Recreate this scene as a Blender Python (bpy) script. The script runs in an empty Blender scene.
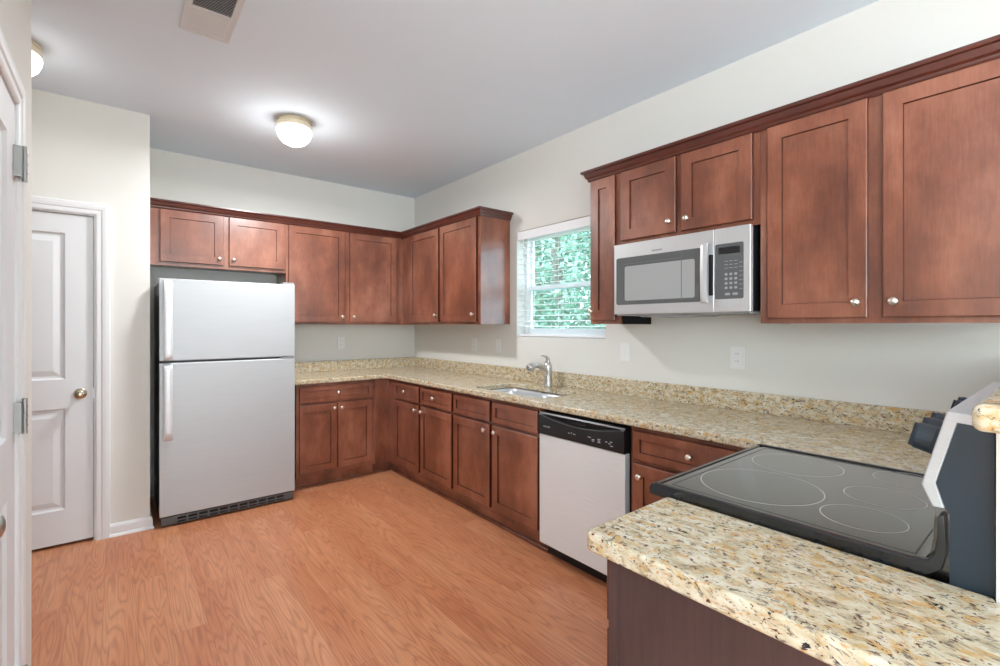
import bpy, bmesh, math, random
from mathutils import Vector, Matrix, noise
random.seed(7)
PI = math.pi
C = bpy.context.scene.collection
scn = bpy.context.scene

# ------------------------------------------------------------------ camera, world, lights
F_PX, YAW, V0 = 471.94, 0.6822, 325.53
cam_d = bpy.data.cameras.new('camera')
cam = bpy.data.objects.new('camera', cam_d); C.objects.link(cam)
cam_d.sensor_fit = 'HORIZONTAL'; cam_d.sensor_width = 36.0
cam_d.lens = F_PX * 36.0 / 1000.0
cam_d.shift_x = 0.0
cam_d.shift_y = -(333.0 - V0) / 1000.0
cam_d.clip_start = 0.05; cam_d.clip_end = 200
cam.location = (-2.5742, -4.6731, 1.3625)
cam.rotation_euler = (PI/2, 0, -YAW)
scn.camera = cam

w = bpy.data.worlds.new('world'); scn.world = w; w.use_nodes = True
bg = w.node_tree.nodes['Background']
bg.inputs['Color'].default_value = (0.84, 0.93, 1.0, 1)
bg.inputs['Strength'].default_value = 5.5

def area(name, loc, rot, sx, sy, power, col=(1, 1, 1)):
    l = bpy.data.lights.new(name, 'AREA'); l.shape = 'RECTANGLE'
    l.size = sx; l.size_y = sy; l.energy = power; l.color = col
    o = bpy.data.objects.new(name, l); C.objects.link(o)
    o.location = loc; o.rotation_euler = rot
    return o
# added fill lamps outside the unseen living room windows, standing in for daylight
area('fill_rear_window', (-2.6, -8.75, 1.35), (PI/2, 0, 0), 4.6, 2.2, 20, (0.90, 0.96, 1.0))
area('fill_side_window', (-6.3, -7.3, 1.4), (PI/2, 0, -PI/2), 1.5, 2.0, 14, (0.90, 0.96, 1.0))

scn.view_settings.view_transform = 'Standard'
scn.view_settings.look = 'None'
scn.view_settings.gamma = 1
scn.view_settings.use_curve_mapping = False
scn.view_settings.exposure = 0.55

# added unseen fill lamp, bounced off the living room ceiling behind the camera
area('bounce_fill', (-4.7, -6.9, 0.9), (PI - .05, 0, 0), 1.8, 1.4, 150, (0.88, 0.95, 1.0))

# ------------------------------------------------------------------ materials
def srgb(r, g, b):
    f = lambda c: (c/255/12.92) if c/255 <= .04045 else ((c/255+.055)/1.055)**2.4
    return (f(r), f(g), f(b), 1)

def mat(name, col=(.8, .8, .8, 1), rough=.5, metal=0.0, coat=0.0, spec=.5, emit=None, es=0, var=0.0, vscale=3.0, bump=0.0, bscale=200):
    m = bpy.data.materials.new(name); m.use_nodes = True
    nt = m.node_tree; N = nt.nodes; L = nt.links
    b = N['Principled BSDF']
    b.inputs['Base Color'].default_value = col
    b.inputs['Roughness'].default_value = rough
    b.inputs['Metallic'].default_value = metal
    b.inputs['Coat Weight'].default_value = coat
    b.inputs['Coat Roughness'].default_value = .15
    b.inputs['Specular IOR Level'].default_value = spec
    if emit:
        b.inputs['Emission Color'].default_value = emit
        b.inputs['Emission Strength'].default_value = es
    tc = N.new('ShaderNodeTexCoord')
    nz = N.new('ShaderNodeTexNoise'); nz.inputs['Scale'].default_value = vscale
    nz.inputs['Detail'].default_value = 3
    L.new(tc.outputs['Object'], nz.inputs['Vector'])
    mx = N.new('ShaderNodeMix'); mx.data_type = 'RGBA'
    mx.inputs[6].default_value = tuple(c*(1-var) for c in col[:3]) + (1,)
    mx.inputs[7].default_value = tuple(min(1, c*(1+var)) for c in col[:3]) + (1,)
    L.new(nz.outputs['Fac'], mx.inputs[0]); L.new(mx.outputs[2], b.inputs['Base Color'])
    if bump:
        n2 = N.new('ShaderNodeTexNoise'); n2.inputs['Scale'].default_value = bscale
        L.new(tc.outputs['Object'], n2.inputs['Vector'])
        bp = N.new('ShaderNodeBump'); bp.inputs['Strength'].default_value = bump
        bp.inputs['Distance'].default_value = .002
        L.new(n2.outputs['Fac'], bp.inputs['Height']); L.new(bp.outputs['Normal'], b.inputs['Normal'])
    return m

def ramp(N, stops):
    r = N.new('ShaderNodeValToRGB'); e = r.color_ramp.elements
    while len(e) < len(stops): e.new(.5)
    for i, (p, c) in enumerate(stops):
        e[i].position = p; e[i].color = c
    return r

def mapping(N, L, scale, src='Object'):
    tc = N.new('ShaderNodeTexCoord'); mp = N.new('ShaderNodeMapping')
    mp.inputs['Scale'].default_value = scale
    L.new(tc.outputs[src], mp.inputs['Vector'])
    return mp

def mixc(N, L, fac, a, b, blend='MIX'):
    m = N.new('ShaderNodeMix'); m.data_type = 'RGBA'; m.blend_type = blend
    for s, v in ((0, fac), (6, a), (7, b)):
        if hasattr(v, 'is_linked'): L.new(v, m.inputs[s])
        else: m.inputs[s].default_value = v
    return m.outputs[2]

def wood_mat(name, dark, mid, light, grain=(14, 14, 1.2), rough=.36, coat=.35, mott=4.0):
    m = bpy.data.materials.new(name); m.use_nodes = True
    nt = m.node_tree; N = nt.nodes; L = nt.links; b = N['Principled BSDF']
    m1 = mapping(N, L, (1, 1, .55))
    n1 = N.new('ShaderNodeTexNoise'); n1.inputs['Scale'].default_value = mott; n1.inputs['Detail'].default_value = 5
    n1.inputs['Roughness'].default_value = .6
    L.new(m1.outputs[0], n1.inputs['Vector'])
    r1 = ramp(N, [(.3, dark), (.5, mid), (.72, light)])
    L.new(n1.outputs['Fac'], r1.inputs['Fac'])
    m2 = mapping(N, L, grain)
    n2 = N.new('ShaderNodeTexNoise'); n2.inputs['Scale'].default_value = 9; n2.inputs['Detail'].default_value = 6
    n2.inputs['Distortion'].default_value = .6
    L.new(m2.outputs[0], n2.inputs['Vector'])
    r2 = ramp(N, [(.35, (.72, .72, .72, 1)), (.6, (1, 1, 1, 1))])
    L.new(n2.outputs['Fac'], r2.inputs['Fac'])
    L.new(mixc(N, L, .55, r1.outputs[0], r2.outputs[0], 'MULTIPLY'), b.inputs['Base Color'])
    b.inputs['Roughness'].default_value = rough
    b.inputs['Coat Weight'].default_value = coat; b.inputs['Coat Roughness'].default_value = .25
    return m

def granite_mat(name):
    m = bpy.data.materials.new(name); m.use_nodes = True
    nt = m.node_tree; N = nt.nodes; L = nt.links; b = N['Principled BSDF']
    mp = mapping(N, L, (1, .62, 1))
    # gentle warp
    nw = N.new('ShaderNodeTexNoise'); nw.inputs['Scale'].default_value = 22; nw.inputs['Detail'].default_value = 3
    L.new(mp.outputs[0], nw.inputs['Vector'])
    va = N.new('ShaderNodeVectorMath'); va.operation = 'SCALE'; va.inputs['Scale'].default_value = .045
    L.new(nw.outputs['Color'], va.inputs[0])
    vb = N.new('ShaderNodeVectorMath'); vb.operation = 'ADD'
    L.new(mp.outputs[0], vb.inputs[0]); L.new(va.outputs[0], vb.inputs[1])
    def nz(scale, det=4, rgh=.6, off=0):
        n = N.new('ShaderNodeTexNoise'); n.inputs['Scale'].default_value = scale
        n.inputs['Detail'].default_value = det; n.inputs['Roughness'].default_value = rgh
        o = N.new('ShaderNodeVectorMath'); o.operation = 'ADD'; o.inputs[1].default_value = (off, off*.7, off*1.3)
        L.new(vb.outputs[0], o.inputs[0]); L.new(o.outputs[0], n.inputs['Vector'])
        return n.outputs['Fac']
    base = ramp(N, [(.3, srgb(152, 140, 118)), (.43, srgb(196, 182, 152)), (.58, srgb(214, 205, 182)), (.75, srgb(224, 220, 208))])
    L.new(nz(45), base.inputs['Fac'])
    def layer(prev, fac, stops, color, amt=1):
        r = ramp(N, stops); L.new(fac, r.inputs['Fac'])
        return mixc(N, L, r.outputs[0], prev, color)
    k, wt = (0, 0, 0, 1), (1, 1, 1, 1)
    c = layer(base.outputs[0], nz(42, 5, .65, 5), [(.53, k), (.64, (.8, .8, .8, 1))], srgb(204, 160, 88))
    c = layer(c, nz(95, 4, .6, 9), [(.57, k), (.65, (.8, .8, .8, 1))], srgb(196, 148, 96))
    c = layer(c, nz(85, 4, .65, 13), [(.57, k), (.64, (.85, .85, .85, 1))], srgb(108, 98, 92))
    c = layer(c, nz(120, 4, .6, 21), [(.60, k), (.65, wt)], srgb(92, 52, 38))
    c = layer(c, nz(75, 5, .7, 33), [(.61, k), (.66, wt)], srgb(48, 44, 48))
    L.new(c, b.inputs['Base Color'])
    b.inputs['Roughness'].default_value = .16
    b.inputs['Specular IOR Level'].default_value = .5
    return m

def floor_mat(name):
    m = bpy.data.materials.new(name); m.use_nodes = True
    nt = m.node_tree; N = nt.nodes; L = nt.links; b = N['Principled BSDF']
    tc = N.new('ShaderNodeTexCoord')
    sep = N.new('ShaderNodeSeparateXYZ'); L.new(tc.outputs['Object'], sep.inputs[0])
    def math_(op, a, bb=None, c=None):
        n = N.new('ShaderNodeMath'); n.operation = op
        for i, v in enumerate((a, bb, c)):
            if v is None: continue
            if hasattr(v, 'is_linked'): L.new(v, n.inputs[i])
            else: n.inputs[i].default_value = v
        return n.outputs[0]
    PW, PL = .125, 1.22
    px = math_('DIVIDE', sep.outputs[0], PW)
    ix = math_('FLOOR', px)
    wn0 = N.new('ShaderNodeTexWhiteNoise'); wn0.noise_dimensions = '1D'; L.new(ix, wn0.inputs['W'])
    py = math_('ADD', math_('DIVIDE', sep.outputs[1], PL), math_('MULTIPLY', wn0.outputs['Value'], 7.0))
    iy = math_('FLOOR', py)
    cmb = N.new('ShaderNodeCombineXYZ'); L.new(ix, cmb.inputs[0]); L.new(iy, cmb.inputs[1])
    wn = N.new('ShaderNodeTexWhiteNoise'); wn.noise_dimensions = '3D'; L.new(cmb.outputs[0], wn.inputs['Vector'])
    # grain coordinates offset per plank
    off = N.new('ShaderNodeVectorMath'); off.operation = 'SCALE'; off.inputs['Scale'].default_value = 37.0
    L.new(wn.outputs['Color'], off.inputs[0])
    ad = N.new('ShaderNodeVectorMath'); ad.operation = 'ADD'
    L.new(tc.outputs['Object'], ad.inputs[0]); L.new(off.outputs[0], ad.inputs[1])
    mp = N.new('ShaderNodeMapping'); mp.inputs['Scale'].default_value = (1, .085, 1); L.new(ad.outputs[0], mp.inputs['Vector'])
    # cathedral rings: contour lines of a stretched noise
    nn = N.new('ShaderNodeTexNoise'); nn.inputs['Scale'].default_value = 8.0; nn.inputs['Detail'].default_value = 2.2
    L.new(mp.outputs[0], nn.inputs['Vector'])
    rings = math_('FRACT', math_('MULTIPLY', nn.outputs['Fac'], 22.0))
    rr = ramp(N, [(0, (.0, .0, .0, 1)), (.35, (1, 1, 1, 1)), (.8, (.75, .75, .75, 1)), (1, (0, 0, 0, 1))])
    L.new(rings, rr.inputs['Fac'])
    mp2 = N.new('ShaderNodeMapping'); mp2.inputs['Scale'].default_value = (90, 3, 1); L.new(ad.outputs[0], mp2.inputs['Vector'])
    fine = N.new('ShaderNodeTexNoise'); fine.inputs['Scale'].default_value = 2.2; fine.inputs['Detail'].default_value = 4
    L.new(mp2.outputs[0], fine.inputs['Vector'])
    mp3 = N.new('ShaderNodeMapping'); mp3.inputs['Scale'].default_value = (4, .8, 1); L.new(ad.outputs[0], mp3.inputs['Vector'])
    big = N.new('ShaderNodeTexNoise'); big.inputs['Scale'].default_value = 1.6; big.inputs['Detail'].default_value = 2
    L.new(mp3.outputs[0], big.inputs['Vector'])
    tone = ramp(N, [(.3, srgb(194, 122, 84)), (.5, srgb(206, 138, 98)), (.7, srgb(214, 150, 110))])
    L.new(math_('ADD', math_('MULTIPLY', big.outputs['Fac'], .8), math_('MULTIPLY', wn.outputs['Value'], .2)), tone.inputs['Fac'])
    c = mixc(N, L, math_('MULTIPLY', math_('SUBTRACT', 1.0, rr.outputs[0]), .42), tone.outputs[0], srgb(136, 74, 54))
    fr = ramp(N, [(.38, (.80, .78, .76, 1)), (.6, (1, 1, 1, 1))]); L.new(fine.outputs['Fac'], fr.inputs['Fac'])
    c = mixc(N, L, .6, c, fr.outputs[0], 'MULTIPLY')
    # joints
    fx = math_('FRACT', px); fy = math_('FRACT', py)
    jx = math_('LESS_THAN', fx, .018); jy = math_('LESS_THAN', fy, .0022)
    j = math_('MAXIMUM', jx, jy)
    c = mixc(N, L, math_('MULTIPLY', j, .35), c, srgb(120, 66, 46))
    L.new(c, b.inputs['Base Color'])
    b.inputs['Roughness'].default_value = .34
    b.inputs['Specular IOR Level'].default_value = .45
    return m

def steel_mat(name, col, rough, stretch=(1, 1, 90), metal=1.0):
    m = bpy.data.materials.new(name); m.use_nodes = True
    nt = m.node_tree; N = nt.nodes; L = nt.links; b = N['Principled BSDF']
    mp = mapping(N, L, stretch)
    n = N.new('ShaderNodeTexNoise'); n.inputs['Scale'].default_value = 6; n.inputs['Detail'].default_value = 2
    L.new(mp.outputs[0], n.inputs['Vector'])
    r = ramp(N, [(.3, tuple(c*.95 for c in col[:3])+(1,)), (.7, tuple(min(1, c*1.03) for c in col[:3])+(1,))])
    L.new(n.outputs['Fac'], r.inputs['Fac']); L.new(r.outputs[0], b.inputs['Base Color'])
    b.inputs['Metallic'].default_value = metal; b.inputs['Roughness'].default_value = rough
    return m

def glass_mat(name, tint):
    m = bpy.data.materials.new(name); m.use_nodes = True
    nt = m.node_tree; N = nt.nodes; L = nt.links
    N.remove(N['Principled BSDF']); out = N['Material Output']
    t = N.new('ShaderNodeBsdfTransparent'); t.inputs['Color'].default_value = tint
    g = N.new('ShaderNodeBsdfGlossy'); g.inputs['Roughness'].default_value = .02
    f = N.new('ShaderNodeFresnel'); f.inputs['IOR'].default_value = 1.45
    mx = N.new('ShaderNodeMixShader')
    ge = N.new('ShaderNodeNewGeometry'); iv = N.new('ShaderNodeMath'); iv.operation = 'SUBTRACT'; iv.inputs[0].default_value = 1.0
    L.new(ge.outputs['Backfacing'], iv.inputs[1]); mu = N.new('ShaderNodeMath'); mu.operation = 'MULTIPLY'
    L.new(f.outputs[0], mu.inputs[0]); L.new(iv.outputs[0], mu.inputs[1]); L.new(mu.outputs[0], mx.inputs[0]); L.new(t.outputs[0], mx.inputs[1]); L.new(g.outputs[0], mx.inputs[2])
    L.new(mx.outputs[0], out.inputs['Surface'])
    return m

def leaf_mat(name, a, bcol):
    m = bpy.data.materials.new(name); m.use_nodes = True
    nt = m.node_tree; N = nt.nodes; L = nt.links; b = N['Principled BSDF']
    mp = mapping(N, L, (1, 1, 1))
    n = N.new('ShaderNodeTexNoise'); n.inputs['Scale'].default_value = 3; L.new(mp.outputs[0], n.inputs['Vector'])
    r = ramp(N, [(.35, a), (.65, bcol)]); L.new(n.outputs['Fac'], r.inputs['Fac'])
    L.new(r.outputs[0], b.inputs['Base Color']); b.inputs['Roughness'].default_value = .6
    return m

M = {}
M['wall'] = mat('wall_paint', srgb(224, 222, 216), .75, var=.01, bump=.06, bscale=260)
M['ceiling'] = mat('ceiling_paint', srgb(226, 237, 247), .85, var=.01, bump=.06, bscale=180)
M['trim'] = mat('trim_paint', srgb(232, 232, 233), .42, var=.01)
M['doorpaint'] = mat('door_paint', srgb(226, 226, 228), .45, var=.01)
M['floor'] = floor_mat('floor_laminate')
M['wood'] = wood_mat('cherry_wood', srgb(98, 50, 33), srgb(134, 76, 53), srgb(170, 108, 82), coat=.8)
M['darkedge'] = mat('dark_edge', srgb(72, 30, 19), .4, var=.05)
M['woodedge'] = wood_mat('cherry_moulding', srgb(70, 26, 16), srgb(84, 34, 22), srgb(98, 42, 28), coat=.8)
M['panelwood'] = wood_mat('espresso_panel', srgb(70, 50, 47), srgb(80, 58, 55), srgb(92, 68, 64), grain=(16, 16, .5), rough=.55, coat=0, mott=3)
M['inside'] = mat('cabinet_underside', srgb(176, 140, 105), .6, var=.06)
M['granite'] = granite_mat('granite_cream')
M['steel'] = steel_mat('stainless_steel', (.52, .53, .54, 1), .5, metal=.35)
M['steelh'] = steel_mat('stainless_brushed', (.68, .68, .69, 1), .36, (1, 90, 1), metal=.7)
M['sinksteel'] = mat('satin_sink_steel', (.74, .76, .79, 1), .3, .7, var=.02)
M['chrome'] = mat('brushed_nickel', (.62, .61, .59, 1), .36, 1.0, var=.03)
M['nickel'] = mat('satin_nickel_knob', (.86, .80, .72, 1), .28, 1.0, var=.03)
M['bronze'] = mat('aged_brass', (.55, .47, .36, 1), .25, 1.0, var=.15, vscale=40)
M['hingemetal'] = mat('hinge_metal', (.34, .34, .33, 1), .4, .7, var=.05)
M['brass'] = mat('soft_brass', (.80, .70, .52, 1), .3, 1.0, var=.03)
M['black'] = mat('black_plastic', srgb(26, 26, 28), .35, var=.05)
M['blackgloss'] = mat('black_enamel', srgb(18, 22, 27), .16, coat=.5, var=.05)
M['slate'] = mat('slate_blue_enamel', srgb(34, 47, 58), .42, var=.06)
M['cookglass'] = mat('ceramic_glass', srgb(20, 18, 16), .07, spec=.9, coat=1, var=.03)
M['grey'] = mat('grey_plastic', srgb(150, 150, 152), .4, var=.03)
M['darkglass'] = mat('microwave_glass', srgb(96, 97, 98), .12, spec=.6, var=.03)
M['mesh'] = mat('microwave_mesh', srgb(160, 161, 160), .25, spec=.6, var=.02)
M['ring'] = mat('burner_print', srgb(214, 213, 210), .3, var=.02)
M['legend'] = mat('legend_print', srgb(205, 205, 205), .5, var=.02)
M['plate'] = mat('outlet_plastic', srgb(232, 232, 230), .35, var=.01)
M['blind'] = mat('blind_slat_paint', srgb(240, 240, 242), .45, var=.01)
M['vinyl'] = mat('window_vinyl', srgb(244, 244, 246), .35, var=.01)
M['pane'] = glass_mat('window_glass', (.80, .91, .95, 1))
M['clear'] = glass_mat('clear_glass', (.93, .96, .95, 1))
M['dome'] = mat('opal_glass', (.95, .94, .90, 1), .3, emit=(1, .97, .92, 1), es=2.6, var=.01)
M['vent'] = mat('vent_enamel', srgb(216, 216, 217), .45, var=.01)
M['leafA'] = leaf_mat('leaf_green', srgb(128, 156, 136), srgb(166, 188, 168))
M['leafB'] = leaf_mat('leaf_dark_green', srgb(116, 148, 136), srgb(152, 178, 164))
M['bark'] = mat('bark', srgb(140, 130, 118), .9, var=.3, vscale=12)
M['grass'] = mat('lawn', srgb(92, 124, 70), .9, var=.25, vscale=4)
M['void'] = mat('dark_recess', srgb(14, 14, 15), .9, var=.02)
M['silicon'] = mat('grey_gasket', srgb(92, 92, 94), .5, var=.03)

# ------------------------------------------------------------------ helpers
def world_loc(o):
    v = Vector((0, 0, 0))
    while o: v += o.location; o = o.parent
    return v

def obj(name, bm, m, parent=None, loc=None, smooth=False, bevel=0, seg=2, kind=None, label=None):
    """bm holds world coordinates; the mesh is shifted so its origin is loc (or the parent's place)."""
    bmesh.ops.recalc_face_normals(bm, faces=bm.faces[:])
    base = world_loc(parent) if parent else (Vector(loc) if loc else Vector((0, 0, 0)))
    bmesh.ops.translate(bm, verts=bm.verts[:], vec=-base)
    me = bpy.data.meshes.new(name); bm.to_mesh(me); bm.free()
    me.materials.append(M[m] if isinstance(m, str) else m)
    if smooth:
        for p in me.polygons: p.use_smooth = True
    o = bpy.data.objects.new(name, me); C.objects.link(o)
    if parent: o.parent = parent
    else: o.location = base
    if bevel:
        b = o.modifiers.new('bevel', 'BEVEL'); b.width = bevel; b.segments = seg
        b.limit_method = 'ANGLE'; b.angle_limit = math.radians(40)
    if smooth is None or bevel:
        for p in me.polygons: p.use_smooth = True
        try: me.set_sharp_from_angle(angle=math.radians(35))
        except Exception: pass
        if bevel:
            wn = o.modifiers.new('wn', 'WEIGHTED_NORMAL'); wn.keep_sharp = True
    if kind: o['kind'] = kind
    if label: o['label'] = label
    return o

def smooth_sharp(o, ang=35):
    for p in o.data.polygons: p.use_smooth = True
    o.data.set_sharp_from_angle(angle=math.radians(ang))
    return o

def thing(name, label, cat, loc, group=None):
    o = bpy.data.objects.new(name, None); C.objects.link(o); o.location = loc
    o.empty_display_size = .1
    o['label'] = label; o['category'] = cat
    if group: o['group'] = group
    return o

def tag(o, label, cat, group=None, kind=None):
    o['label'] = label; o['category'] = cat
    if group: o['group'] = group
    if kind: o['kind'] = kind
    return o

def box(bm, x0, x1, y0, y1, z0, z1):
    x0, x1 = sorted((x0, x1)); y0, y1 = sorted((y0, y1)); z0, z1 = sorted((z0, z1))
    v = [bm.verts.new(p) for p in ((x0,y0,z0),(x1,y0,z0),(x1,y1,z0),(x0,y1,z0),(x0,y0,z1),(x1,y0,z1),(x1,y1,z1),(x0,y1,z1))]
    for f in ((0,3,2,1),(4,5,6,7),(0,1,5,4),(1,2,6,5),(2,3,7,6),(3,0,4,7)):
        bm.faces.new([v[i] for i in f])
    return bm

def nb(): return bmesh.new()
def bx(*a): return box(nb(), *a)

def prism(bm, pts, fn, a0, a1):
    """closed outline pts (p,q) extruded from a0 to a1; fn(p,q,a)->xyz"""
    A = [bm.verts.new(fn(p, q, a0)) for p, q in pts]; B = [bm.verts.new(fn(p, q, a1)) for p, q in pts]
    n = len(pts)
    bm.faces.new(A); bm.faces.new(list(reversed(B)))
    for i in range(n): bm.faces.new((A[i], A[(i+1) % n], B[(i+1) % n], B[i]))
    return bm

def lathe(bm, prof, origin, axis='z', seg=28, sgn=1):
    """prof: (r, h) list; revolve about axis through origin"""
    ox, oy, oz = origin; rings = []
    for r, h in prof:
        ring = []
        if r < 1e-6:
            p = {'z': (ox, oy, oz+sgn*h), 'x': (ox+sgn*h, oy, oz), 'y': (ox, oy+sgn*h, oz)}[axis]
            ring = [bm.verts.new(p)]
        else:
            for i in range(seg):
                a = 2*PI*i/seg; c, s = r*math.cos(a), r*math.sin(a)
                p = {'z': (ox+c, oy+s, oz+sgn*h), 'x': (ox+sgn*h, oy+c, oz+s), 'y': (ox+c, oy+sgn*h, oz+s)}[axis]
                ring.append(bm.verts.new(p))
        rings.append(ring)
    for A, B in zip(rings, rings[1:]):
        if len(A) == 1 and len(B) == 1: continue
        for i in range(seg):
            j = (i+1) % seg
            if len(A) == 1: bm.faces.new((A[0], B[i], B[j]))
            elif len(B) == 1: bm.faces.new((A[i], A[j], B[0]))
            else: bm.faces.new((A[i], A[j], B[j], B[i]))
    return bm

def tube(bm, pts, radii, seg=12, flat=1.0):
    pts = [Vector(p) for p in pts]; rings = []
    up = Vector((0, 1, 0))
    for i, p in enumerate(pts):
        t = (pts[min(i+1, len(pts)-1)] - pts[max(i-1, 0)]).normalized()
        a = up - t*up.dot(t)
        if a.length < 1e-4: a = Vector((1, 0, 0)) - t*t.x
        a.normalize(); b = t.cross(a)
        r = radii[i] if isinstance(radii, (list, tuple)) else radii
        rings.append([bm.verts.new(p + a*math.cos(2*PI*k/seg)*r*flat + b*math.sin(2*PI*k/seg)*r) for k in range(seg)])
    for A, B in zip(rings, rings[1:]):
        for i in range(seg): bm.faces.new((A[i], A[(i+1) % seg], B[(i+1) % seg], B[i]))
    bm.faces.new(rings[0]); bm.faces.new(list(reversed(rings[-1])))
    return bm

def spline(ctrl, n=8):
    P = [Vector(c) for c in ctrl]; P = [2*P[0]-P[1]] + P + [2*P[-1]-P[-2]]; out = []
    for i in range(1, len(P)-2):
        for k in range(n):
            t = k/n; a, b, c, d = P[i-1:i+3]
            out.append(.5*((2*b) + (c-a)*t + (2*a-5*b+4*c-d)*t*t + (3*b-a-3*c+d)*t**3))
    out.append(P[-2]); return out

def sweep(bm, path, prof):
    """profile (out, z) swept along a 2D path with mitred corners, offset to the right of travel"""
    n = len(path); dirs = []
    for i in range(n-1):
        d = Vector((path[i+1][0]-path[i][0], path[i+1][1]-path[i][1])); dirs.append(d.normalized())
    rings = []
    for i, p in enumerate(path):
        def right(d): return Vector((d.y, -d.x))
        if i == 0: m = right(dirs[0])
        elif i == n-1: m = right(dirs[-1])
        else:
            a, b = right(dirs[i-1]), right(dirs[i]); m = (a+b); m = m / (1 + a.dot(b))
        rings.append([bm.verts.new((p[0]+m.x*o, p[1]+m.y*o, z)) for o, z in prof])
    k = len(prof)
    for A, B in zip(rings, rings[1:]):
        for i in range(k): bm.faces.new((A[i], A[(i+1) % k], B[(i+1) % k], B[i]))
    bm.faces.new(rings[0]); bm.faces.new(list(reversed(rings[-1])))
    return bm

def slab(xs, ys, keep, z0, z1):
    bm = nb(); V = {}
    def v(i, j):
        if (i, j) not in V: V[(i, j)] = bm.verts.new((xs[i], ys[j], z1))
        return V[(i, j)]
    fs = []
    for i in range(len(xs)-1):
        for j in range(len(ys)-1):
            if keep(i, j): fs.append(bm.faces.new((v(i, j), v(i+1, j), v(i+1, j+1), v(i, j+1))))
    r = bmesh.ops.extrude_face_region(bm, geom=fs)
    ev = [g for g in r['geom'] if isinstance(g, bmesh.types.BMVert)]
    for q in ev: q.co.z = z0
    bmesh.ops.dissolve_limit(bm, angle_limit=.01, verts=bm.verts[:], edges=bm.edges[:])
    return bm

# planes: fn(a, z, n) -> world;   a runs along the face, n points out of it
def face_x(x0): return lambda a, z, n: (x0-n, a, z)      # faces -x, a = y
def face_y(y0): return lambda a, z, n: (a, y0-n, z)      # faces -y, a = x
def face_yp(y0): return lambda a, z, n: (a, y0+n, z)     # faces +y

def panel_bm(fn, a0, a1, z0, z1, t=.020, rail=.058, depth=.009, stile=None, chamfer=.004):
    """recessed-panel (shaker) front as one closed mesh"""
    a0, a1 = sorted((a0, a1)); bm = nb(); st = stile or rail
    def loop(ins_a, ins_z, n):
        return [bm.verts.new(fn(a, z, n)) for a, z in ((a0+ins_a, z0+ins_z), (a1-ins_a, z0+ins_z), (a1-ins_a, z1-ins_z), (a0+ins_a, z1-ins_z))]
    L = [loop(0, 0, 0), loop(0, 0, t-.003), loop(.003, .003, t), loop(st, rail, t), loop(st+.002, rail+.002, t-depth), ]
    for A, B in zip(L, L[1:]):
        for i in range(4): bm.faces.new((A[i], A[(i+1) % 4], B[(i+1) % 4], B[i]))
    bm.faces.new(L[-1]); bm.faces.new(L[0])
    return bm

def knob(parent, fn, a, z, n0, r=.0155, m='nickel', name='knob'):
    prof = [(.0, 0), (.008, 0), (.006, .004), (.006, .012), (r*.8, .015), (r, .019), (r*.97, .024), (r*.7, .029), (0, .031)]
    o = Vector(fn(a, z, n0)); d = Vector(fn(a, z, n0+1)) - o
    axis = 'x' if abs(d.x) > .5 else 'y'; sg = 1 if (d.x + d.y) > 0 else -1
    k = obj(name, lathe(nb(), prof, o, axis, 20, sg), m, parent, smooth=True)
    return k

def front(parent, kind, fn, a0, a1, z0, z1, kn=None, rail=.058, n0=0.0):
    d = obj(kind, panel_bm(lambda a, z, n: fn(a, z, n+n0), a0, a1, z0, z1, rail=rail), 'wood', parent)
    d.data.materials.append(M['darkedge'])  # darker colour on the side edges and recess steps
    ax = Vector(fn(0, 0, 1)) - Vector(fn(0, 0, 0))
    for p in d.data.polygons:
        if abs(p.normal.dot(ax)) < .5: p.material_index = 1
    if kn: knob(d, fn, kn[0], kn[1], n0+.020)
    return d

# ------------------------------------------------------------------ room shell
H = 2.777
def struct(name, bm, m, parent=None, **k):
    o = obj(name, bm, m, parent, **k)
    o['kind'] = 'structure'
    return o

struct('floor', bx(-6.1, .12, -8.6, .12, -.1, 0), 'floor')
struct('ceiling', bx(-6.1, .12, -8.6, .12, H, H+.1), 'ceiling')
struct('wall_back', bx(-2.40, 0, 0, .12, 0, H), 'wall')
# right wall with window opening
WY0, WY1, WZ0, WZ1 = -2.640, -1.727, 1.272, 2.137
b = nb()
box(b, 0, .16, WY1, .12, 0, H); box(b, 0, .16, -8.6, WY0, 0, H)
box(b, 0, .16, WY0, WY1, 0, WZ0); box(b, 0, .16, WY0, WY1, WZ1, H)
struct('wall_right', b, 'wall')
# closet wall (faces the camera) with its door opening, and the side of the fridge alcove
CY = -.7255
b = nb()
D2R, D2L, D2T = -2.686, -3.452, 2.055
box(b, D2R+.012, -2.40, CY, CY+.12, 0, H); box(b, -6.1, D2L-.012, CY, CY+.12, 0, H)
box(b, D2L-.012, D2R+.012, CY, CY+.12, D2T+.012, H)
struct('wall_closet', b, 'wall')
struct('wall_alcove', bx(-2.52, -2.40, CY+.12, .12, 0, H), 'wall')
# left wall beside the camera with its door
LX, LYE = -2.825, -2.16
D1F, D1N, D1T = -2.560, -3.322, 2.055
b = nb()
box(b, LX-.12, LX, D1F+.012, LYE, 0, H); box(b, LX-.12, LX, -4.25, D1N-.012, 0, H)
box(b, LX-.12, LX, D1N-.012, D1F+.012, D1T+.012, H)
box(b, -6.1, LX-.12, LYE-.12, LYE, 0, H)      # hall side
box(b, -6.1, LX-.12, -4.25, -4.13, 0, H)      # living room side
struct('wall_left', b, 'wall')
struct('wall_hall', bx(-6.1, -6.0, -4.13, .12, 0, H), 'wall')
struct('wall_closet_back', bx(-6.0, -2.52, 0, .12, 0, H), 'wall')
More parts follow.
